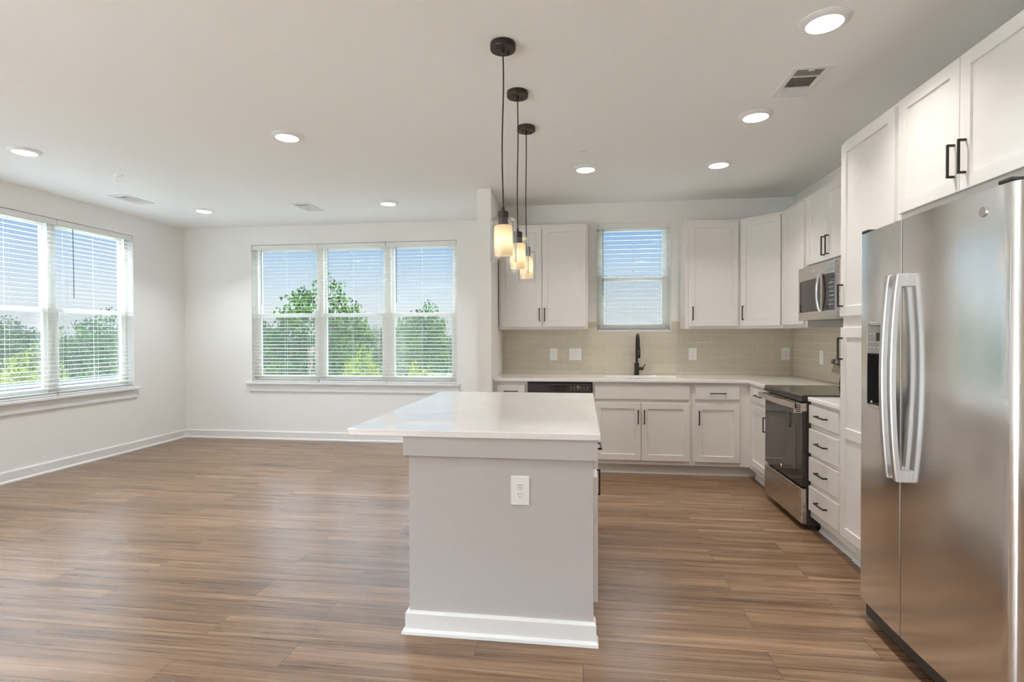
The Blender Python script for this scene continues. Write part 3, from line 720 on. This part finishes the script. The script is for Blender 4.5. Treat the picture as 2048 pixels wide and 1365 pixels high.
# ------------------------------------------------------------------ island
isl = thing('kitchen_island', 'white kitchen island base with panelled end and cabinet doors on its right side', 'island', (0, 0, 0))
IX0, IX1, IY0, IY1 = -.775, .045, 2.318, 3.885
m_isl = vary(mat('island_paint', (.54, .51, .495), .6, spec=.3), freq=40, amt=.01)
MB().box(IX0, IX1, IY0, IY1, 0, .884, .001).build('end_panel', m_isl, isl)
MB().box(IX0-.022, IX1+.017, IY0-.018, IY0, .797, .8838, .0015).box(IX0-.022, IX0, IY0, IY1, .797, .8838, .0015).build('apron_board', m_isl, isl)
bb = MB()
prof = lambda y, s: [(y, 0), (y+s*.030, 0), (y+s*.028, .012), (y+s*.016, .021), (y+s*.016, .088), (y+s*.008, .098), (y, .098)]
def skirt(mb, prof_, loop, closed=False):
    # mitred moulding: profile (out, z) swept round an open loop of (x, y, outward x, outward y) corners
    t = bmesh.new(); R = [[t.verts.new((x+ox*o, y+oy*o, z)) for o, z in prof_] for x, y, ox, oy in loop]
    for a, b_ in zip(R, R[1:]):
        for i in range(len(prof_)): t.faces.new((a[i], a[(i+1) % len(prof_)], b_[(i+1) % len(prof_)], b_[i]))
    t.faces.new(R[0]); t.faces.new(R[-1]); bmesh.ops.recalc_face_normals(t, faces=t.faces[:]); mb._merge(t)
skirt(bb, [(0, 0), (.030, 0), (.028, .012), (.016, .021), (.016, .088), (.008, .098), (0, .098)],
      [(IX0, IY1, -1, 0), (IX0, IY0, -1, -1), (IX1, IY0, .7, -1), (IX1, IY0+.045, .7, 0)])
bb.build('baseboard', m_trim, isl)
ix = IX1+.002
def to_isl(m): return m
def isl_door(name, y0, y1, z0, z1, kind, pl):
    # built facing -y then turned to face +x
    e_ = bpy.data.objects
    m = MB()
    if kind == 'door': shaker(m, y0, y1, z0, z1)
    else: m.box(y0, y1, -.019, 0, z0, z1, .003, 2)
    o = m.build(name, m_cab, isl); o.location = (ix, 0, 0); o.rotation_euler = (0, 0, R_(90))
    pull(o, *pl, proud=.024); return o
isl_door('drawer', 2.405, 2.86, .735, .862, 'slab', ('h', .795, 2.56, 2.70))
isl_door('door', 2.405, 2.86, .14, .70, 'door', ('v', 2.815, .50, .635))
isl_door('drawer', 2.90, 3.85, .735, .862, 'slab', ('h', .795, 3.30, 3.44))
isl_door('door', 2.90, 3.373, .14, .70, 'door', ('v', 3.345, .50, .635))
isl_door('door', 3.377, 3.85, .14, .70, 'door', ('v', 3.405, .50, .635))
tag(MB().box(-1.055, .0745, 2.292, 3.91, .8842, .914, .004, 2).build('countertop', m_quartz), 'large white quartz countertop on the island, overhanging on its left', 'countertop')

# ------------------------------------------------------------------ outlets and switches
def plate(label, name, kind, loc, rz, w_=.082, h_=.128, cat='outlet', group=None):
    root = thing(name, label, cat, loc, rz, group)
    MB().box(-w_/2, w_/2, -.006, 0, -h_/2, h_/2, .003, 2).build('cover_plate', m_plastic, root)
    if kind == 'duplex':
        for s_ in (-.0195, .0195):
            pts = []
            for k in range(20):
                a = 2*math.pi*k/20; pts.append((.0168*math.cos(a), s_+max(-.0142, min(.0142, .0168*math.sin(a)))))
            r_ = MB().prism(pts, 'y', -.009, -.005, .0008).build('receptacle', m_plastic, root)
            MB().box(-.0072, -.0052, -.0094, -.0086, s_+.001, s_+.0095).box(.0052, .0072, -.0094, -.0086, s_+.002, s_+.0095).lathe([(0, -.0094), (.0024, -.0094), (.0024, -.0086)], 0, 0, 10, axis='y', cz=s_-.0062).build('socket_slots', m_slot, r_)
        MB().lathe([(0, -.0072), (.0028, -.0068), (.003, -.006)], 0, 0, 10, axis='y').build('screw', m_plastic, root)
    elif kind == 'switch2':
        for s_ in (-.023, .023): MB().prism([(-.0085, -.033), (-.0062, 0), (-.0105, .033), (-.004, .033), (-.004, -.033)], 'x', s_-.0165, s_+.0165, .0008).build('rocker', m_plastic, root)
    elif kind == 'switch1':
        MB().prism([(-.0085, -.033), (-.0062, 0), (-.0105, .033), (-.004, .033), (-.004, -.033)], 'x', -.0165, .0165, .0008).build('rocker', m_plastic, root)
    return root
YT_ = YK-.008
plate('white duplex outlet on the front panel of the island', 'wall_outlet', 'duplex', (-.272, IY0, .656), 0)
plate('white duplex outlet low on the wall left of the triple window', 'wall_outlet', 'duplex', (-4.757, YB, .45), 0)
plate('white duplex outlet on the backsplash, leftmost of those behind the sink counter', 'wall_outlet', 'duplex', (-.312, YT_, 1.128), 0)
plate('white duplex outlet on the backsplash under the cabinet right of the sink window', 'wall_outlet', 'duplex', (1.141, YT_, 1.133), 0)
plate('white duplex outlet on the backsplash in the corner beside the range wall', 'wall_outlet', 'duplex', (2.06, YT_, 1.137), 0)
plate('white two-gang switch plate on the backsplash left of the faucet', 'light_switch', 'switch2', (-.080, YT_, 1.128), 0, .133, .13, cat='light switch')
plate('white switch plate on the side backsplash left of the range', 'light_switch', 'switch1', (XR-.008, 5.131, 1.128), A, .082, .125, cat='light switch')

# ------------------------------------------------------------------ ceiling fixtures
def downlight(label, x, y, group='round recessed ceiling lights'):
    root = thing('ceiling_light', label, 'ceiling light', (x, y, CZ), 0, group)
    MB().lathe([(.104, 0), (.104, -.004), (.100, -.007), (.082, -.018), (.076, -.019), (.0755, -.012), (.0755, 0)], n=40).build('trim_ring', m_trim, root)
    MB().lathe([(.0755, -.016), (.06, -.0185), (.035, -.020), (0, -.0205)], n=32).build('lens', m_lens, root)
    ld = bpy.data.lights.new('led_light', 'AREA'); ld.shape = 'DISK'; ld.size = .13; ld.energy = LAMP; ld.spread = R_(112); ld.color = (.92, .96, 1)
    lo = bpy.data.objects.new('led_light', ld); link(lo, root); lo.location = (0, 0, -.0225)
    return root
d0 = downlight('round recessed ceiling light near the left photo edge, high on the left', -4.19, 3.55)
spots = [(-2.06, 3.54, 'round recessed ceiling light in the living area, nearer one right of the left edge'), (-4.2, 5.50, 'small round ceiling light nearest the left room corner'),
         (-2.04, 5.46, 'small round ceiling light in front of the right unit of the triple window'), (1.075, 2.575, 'largest round ceiling light, above the fridge side of the aisle'),
         (1.10, 3.62, 'round ceiling light just beyond the large square vent'), (1.11, 4.60, 'round ceiling light nearest the corner wall cabinet'),
         (.025, 4.57, 'round ceiling light in front of the sink window, beside a sprinkler')]
def warm(r):
    for ch in [c for c in C.objects if c.parent == r and c.type == 'LIGHT']: ch.data = m_warm
m_warm = [c for c in C.objects if c.parent == d0 and c.type == 'LIGHT'][0].data.copy(); m_warm.color = (1, .955, .89); m_warm.energy = LAMP*.62
for x, y, l_ in spots:
    r_ = dup(d0, (x, y, CZ), label=l_)
    if x > -.5: warm(r_)
for i, (x, y) in enumerate(((-4.19, 1.5), (-2.06, 1.5), (-4.19, -.6), (-2.06, -.6), (1.09, 1.5), (1.09, .4), (0, -.7))):  # extra lamps added out of view to brighten the room
    dup(d0, (x, y, CZ), label='added round ceiling light out of view, brightening the room', group='added ceiling lights out of view')

def vent(label, x, y, rz, w_=.215, l_=.37, zones=3):
    root = thing('ceiling_vent', label, 'vent', (x, y, CZ), rz, 'white ceiling air vents')
    fw = .03
    MB().cells([-w_/2, -w_/2+fw, w_/2-fw, w_/2], [-l_/2, -l_/2+fw, l_/2-fw, l_/2], 'xy', -.008, 0, lambda u, v: not (abs(u) < w_/2-fw and abs(v) < l_/2-fw)).build('frame', m_trim, root, bevel=.002)
    MB().box(-w_/2+fw, w_/2-fw, -l_/2+fw, l_/2-fw, -.0015, -.0005).build('duct_opening', m_slot, root)
    s = MB(); L0, L1 = -l_/2+fw, l_/2-fw; a = L0+(L1-L0)*.27; b_ = L0+(L1-L0)*.71
    def blade(c, along, lo, hi, lean):
        p = [(c-.0035+lean, -.0075), (c-.002+lean, -.0078), (c+.0035-lean, -.0018), (c+.002-lean, -.0015)]
        if along == 'y': s.prism(p, 'y', lo, hi)
        else: s.prism(p, 'x', lo, hi)
    y = L0+.005
    while y < a-.005: blade(y, 'x', -w_/2+fw, w_/2-fw, -.0015); y += .009
    s.box(-w_/2+fw, w_/2-fw, a-.004, a+.004, -.008, -.001)
    x = -w_/2+fw+.006
    while x < w_/2-fw: blade(x, 'y', a, b_, -.0005); x += .0118
    s.box(-w_/2+fw, w_/2-fw, b_-.004, b_+.004, -.008, -.001)
    y = b_+.009
    while y < L1: blade(y, 'x', -w_/2+fw, w_/2-fw, .004); y += .009
    s.build('louvers', m_trim, root)
    MB().box(-.016, .016, L0-.004, L0+.012, -.012, -.008, .002).build('damper_lever', m_trim, root)
    return root
v0 = vent('large white air vent in the ceiling above the range aisle', 1.20, 3.175, 0, .20, .365)
dup(v0, (-4.60, 4.965, CZ), 0, 'small-looking white air vent in the ceiling near the left wall window')
dup(v0, (-2.985, 5.52, CZ), 0, 'white air vent in the ceiling in front of the triple window')

def sprinkler(label, x, y):
    root = thing('fire_sprinkler', label, 'sprinkler', (x, y, CZ), 0, 'white pendent ceiling sprinklers')
    MB().lathe([(.038, 0), (.038, -.004), (.03, -.009), (.018, -.010), (0, -.010)], n=24).build('escutcheon', m_plastic, root)
    MB().lathe([(.009, -.008), (.009, -.022), (.005, -.024), (0, -.024)], n=12).tube([(-.008, 0, -.02), (-.014, 0, -.035), (-.004, 0, -.052)], .002, 6).tube([(.008, 0, -.02), (.014, 0, -.035), (.004, 0, -.052)], .002, 6).build('sprinkler_frame', m_plastic, root)
    MB().lathe([(.0, -.052), (.015, -.052), (.015, -.054), (0, -.055)], n=16).build('deflector', m_plastic, root)
    return root
s0 = sprinkler('white fire sprinkler beside the ceiling light in front of the sink window', -.004, 4.13)
dup(s0, (-4.02, 4.2, CZ), label='white fire sprinkler on the living area ceiling near the left wall')

# ------------------------------------------------------------------ pendants
def pendant(label, x, y, sway):
    root = thing('pendant_light', label, 'pendant light', (x, y, CZ), 0, 'glass cylinder pendants over the island')
    cn = MB().lathe([(.061, 0), (.062, -.003), (.062, -.026), (.060, -.030), (0, -.030)], n=36).build('canopy', m_bronze, root)
    sc = MB()
    for dx, dy in ((-.022, -.028), (.024, .026)): sc.lathe([(.006, -.030), (.006, -.034), (.004, -.041), (0, -.042)], dx, dy, 10)
    sc.build('canopy_screw', m_bronze, cn)
    MB().lathe([(.0075, -.029), (.0075, -.048), (.004, -.052), (0, -.052)], n=12).build('cord_grip', m_bronze, cn)
    zt = 1.945-CZ
    pts = [(sway*math.sin(4.2*k/16+sway*300)*math.sin(math.pi*k/16), sway*.4*math.sin(5*k/16), -.04+(zt+.04)*k/16) for k in range(17)]
    MB().tube(pts, .0034, 8).build('cord', m_bronze, root)
    MB().lathe([(0, .012), (.006, .010), (.007, -.006), (.022, -.010), (.0255, -.014), (.0255, -.078), (.020, -.080), (0, -.080)], n=28, cz=zt).build('socket_cup', m_bronze, root)
    # clear outer cylinder, shell of real thickness, open below
    zg, zb = 1.898-CZ, 1.693-CZ; R1, R2 = .0645, .0618
    MB().lathe([(.0262, zg-.002), (.0262, zg), (R1-.008, zg), (R1-.002, zg-.003), (R1, zg-.010), (R1, zb), (R2, zb), (R2, zg-.010), (R2-.004, zg-.0032), (R2-.012, zg-.0028), (.0262, zg-.002)], n=48).build('outer_glass', m_pglass, root)
    zs, ze = 1.866-CZ, 1.722-CZ
    MB().lathe([(.018, zs), (.036, zs), (.0425, zs-.003), (.0445, zs-.010), (.0445, ze), (.042, ze), (.042, zs-.012), (.018, zs-.003)], n=40).build('inner_shade', m_opal, root)
    bu = MB().lathe([(0, zs-.038), (.014, zs-.042), (.024, zs-.058), (.027, zs-.075), (.022, zs-.094), (.010, zs-.104), (0, zs-.106)], n=20).build('bulb', emit('bulb_glow', (1, .85, .64), 3.6), root)
    return root
p0 = pendant('glass cylinder pendant, nearest and lowest-looking of the three over the island', -.381, 2.572, .006)
p1 = pendant('glass cylinder pendant, middle of the three over the island', -.373, 3.09, .004)
p2 = pendant('glass cylinder pendant, farthest of the three over the island', -.378, 3.615, -.004)

# ------------------------------------------------------------------ outdoors
GZ = -8.0
struct(MB().box(-160, 120, 7.6, 200, GZ-.3, GZ).box(-160, -9.4, -60, 7.6, GZ-.3, GZ).build('ground', m_grass), 'grassy ground far below the windows')
def foliage(nleaf, seed, squash=1.0, size=.2):
    rs = np.random.RandomState(seed)
    nb = 46
    ctr = rs.normal(size=(nb, 3)); ctr /= np.linalg.norm(ctr, axis=1)[:, None]; ctr *= (rs.uniform(.25, .86, nb)**.6)[:, None]
    ctr[:, 2] *= squash
    rad = rs.uniform(.16, .34, nb)
    k = rs.randint(0, nb, nleaf)
    d = rs.normal(size=(nleaf, 3)); d /= np.linalg.norm(d, axis=1)[:, None]
    P = ctr[k] + d*(rad[k]*rs.uniform(.6, 1.05, nleaf))[:, None]
    a = rs.normal(size=(nleaf, 3)); a /= np.linalg.norm(a, axis=1)[:, None]
    b_ = np.cross(a, rs.normal(size=(nleaf, 3))); b_ /= np.linalg.norm(b_, axis=1)[:, None]
    s = (size*rs.uniform(.5, 1.1, nleaf))[:, None]
    V = np.stack([P-a*s*.55, P+b_*s*.32, P+a*s*.6, P-b_*s*.32], 1).reshape(-1, 3)
    Fc = np.arange(nleaf*4).reshape(-1, 4)
    me = bpy.data.meshes.new('crown'); me.from_pydata(V.tolist(), [], Fc.tolist()); me.update(); return me
crowns = [foliage(9000, s, q, .07) for s, q in ((1, .9), (2, 1.1), (3, .8))]
trunk = None
def tree(x, y, ztop, r, hc, kind, label, group, seed, cat='tree'):
    """crown of half-width r and height hc whose top is at ztop"""
    root = thing('tree', label, cat, (x, y, GZ), 0, group)
    me = crowns[seed % 3]
    key = '%s_%d' % (me.name, kind)
    m2 = bpy.data.meshes.get(key)
    if m2 is None: m2 = me.copy(); m2.name = key; m2.materials.clear(); m2.materials.append(m_leaf[kind])
    o = bpy.data.objects.new('crown', m2); link(o, root)
    o.location = (0, 0, ztop-hc/2-GZ); o.scale = (r, r, hc/2/.9); o.rotation_euler = (0, 0, seed*1.3)
    ht = ztop-hc*.3-GZ
    MB().tube([(0, 0, 0), (.1, .05, ht*.5), (0, .1, ht)], .16, 7).build('trunk', m_bark, root)
    return root
T = [(-11.0, 20.5, 2.85, 2.5, 6.5, 0, 1), (-15.7, 21.0, 1.75, 2.0, 6.0, 1, 2), (-6.9, 20.5, 1.55, 1.1, 4.5, 0, 3),
     (-18.0, 27, 1.9, 2.2, 6.5, 1, 4), (-13.3, 27, 2.1, 2.2, 6.5, 0, 5), (-8.7, 27, 2.15, 2.2, 6.5, 1, 6), (-4.0, 27, 1.9, 2.2, 6.5, 1, 7),
     (-20.5, 33, 2.1, 2.4, 7, 1, 8), (-15.5, 33, 2.4, 2.4, 7, 1, 9), (-10.4, 33, 2.4, 2.4, 7, 0, 10), (-5.7, 33, 2.2, 2.4, 7, 1, 11), (-.1, 33, 2.2, 2.4, 7, 1, 12)]
for i, (x, y, z, r, h, k, s) in enumerate(T):
    tree(x, y, z, r, h, k, 'tall leafy tree seen through the triple window, the highest one' if i == 0 else 'leafy dark green tree seen through the triple window behind the blinds',
         None if i == 0 else 'trees beyond the triple window', s)
for i, (x, y, z, r, h, s) in enumerate(((-7.2, 16.3, .40, .95, 3.4, 1), (-9.4, 16.0, .0, .95, 3.2, 2), (-5.0, 16.3, .25, .95, 3.2, 3))):
    tree(x, y, z, r, h, 2, 'low yellow-green tree top seen through the lower part of the triple window', 'yellow-green tree tops beyond the triple window', s)
T = [(-22.0, 21.5, 1.75, 2.3, 5.5, 0, 1), (-27.0, 20.0, 1.0, 2.2, 5.5, 0, 2), (-24.8, 26.0, 1.6, 2.2, 6, 1, 3), (-29.6, 25.0, 1.2, 2.4, 6, 1, 4), (-29.0, 30.2, 1.7, 2.4, 7, 1, 5), (-34.0, 28.6, 1.4, 2.4, 6, 1, 6), (-33.4, 19.8, 1.1, 2.1, 6, 0, 7)]
for i, (x, y, z, r, h, k, s) in enumerate(T):
    tree(x, y, z, r, h, k, 'green tree top seen through the left wall window', 'green trees beyond the left wall window', s)
for i, (x, y, z, r, h, s) in enumerate(((-19.8, 16.6, .45, 1.5, 4, 1), (-16.3, 17.7, .1, 1.2, 3.6, 2), (-17.1, 14.5, -.05, 1.3, 3.6, 3), (-14.4, 13.5, -.45, 1.0, 3, 4))):
    tree(x, y, z, r, h, 2, 'yellow-green tree top seen low in the left wall window', 'yellow-green trees beyond the left wall window', s)
rs = random.Random(3)
for i in range(26):
    a = -1.28+1.40*i/25; D = 98 if i % 2 else 132
    tree(D*math.sin(a), D*math.cos(a), 1.9+rs.uniform(-.7, .9), 4.4 if i % 2 else 5.4, 9.5, 1, 'distant tree on the horizon seen through the windows', 'distant treeline on the horizon', i)

m_deck = vary(mat('added_deck_grey', (.42, .42, .42), .8), freq=4, amt=.05); m_slab = vary(mat('added_slab_white', (.82, .82, .81), .8), freq=4, amt=.03)  # surfaces of the added roof and slab that reflect daylight indoors
struct(MB().cells([-8.5, XL-TH, 2.4], [-9, YREAR-TH, YB+TH, 9.1], 'xy', -.5, -.35, lambda u, v: v > YB+TH or u < XL-TH).build('added_roof_deck', m_deck), 'added flat roof, unseen below the windows, bouncing daylight up to the ceiling')  # unseen roof added to throw daylight up through the windows
struct(MB().box(XL-TH, XR+TH, -5.8, YREAR-TH, -.2, -.02).build('added_bounce_slab', m_slab), 'added white slab behind the camera, bouncing sunlight into the room')  # unseen slab added to reflect sun through the rear opening
pw = thing('roof_parapet', 'dark parapet wall with thin pale cap outside the left wall window', 'parapet', (-8.5, 1.4, 0))
MB().box(-.2, 0, -9, 8, -1.2, .60, .005).build('parapet_wall', m_parapet, pw)
MB().box(0, .03, -9, 8, .545, .560, .003).build('metal_cap', m_cap, pw)
tag(MB().box(-2.55, 2.2, 9.1, 9.4, -1.2, .60, .01).build('roof_parapet', m_cap), 'pale parapet wall outside the right unit of the triple window', 'parapet')
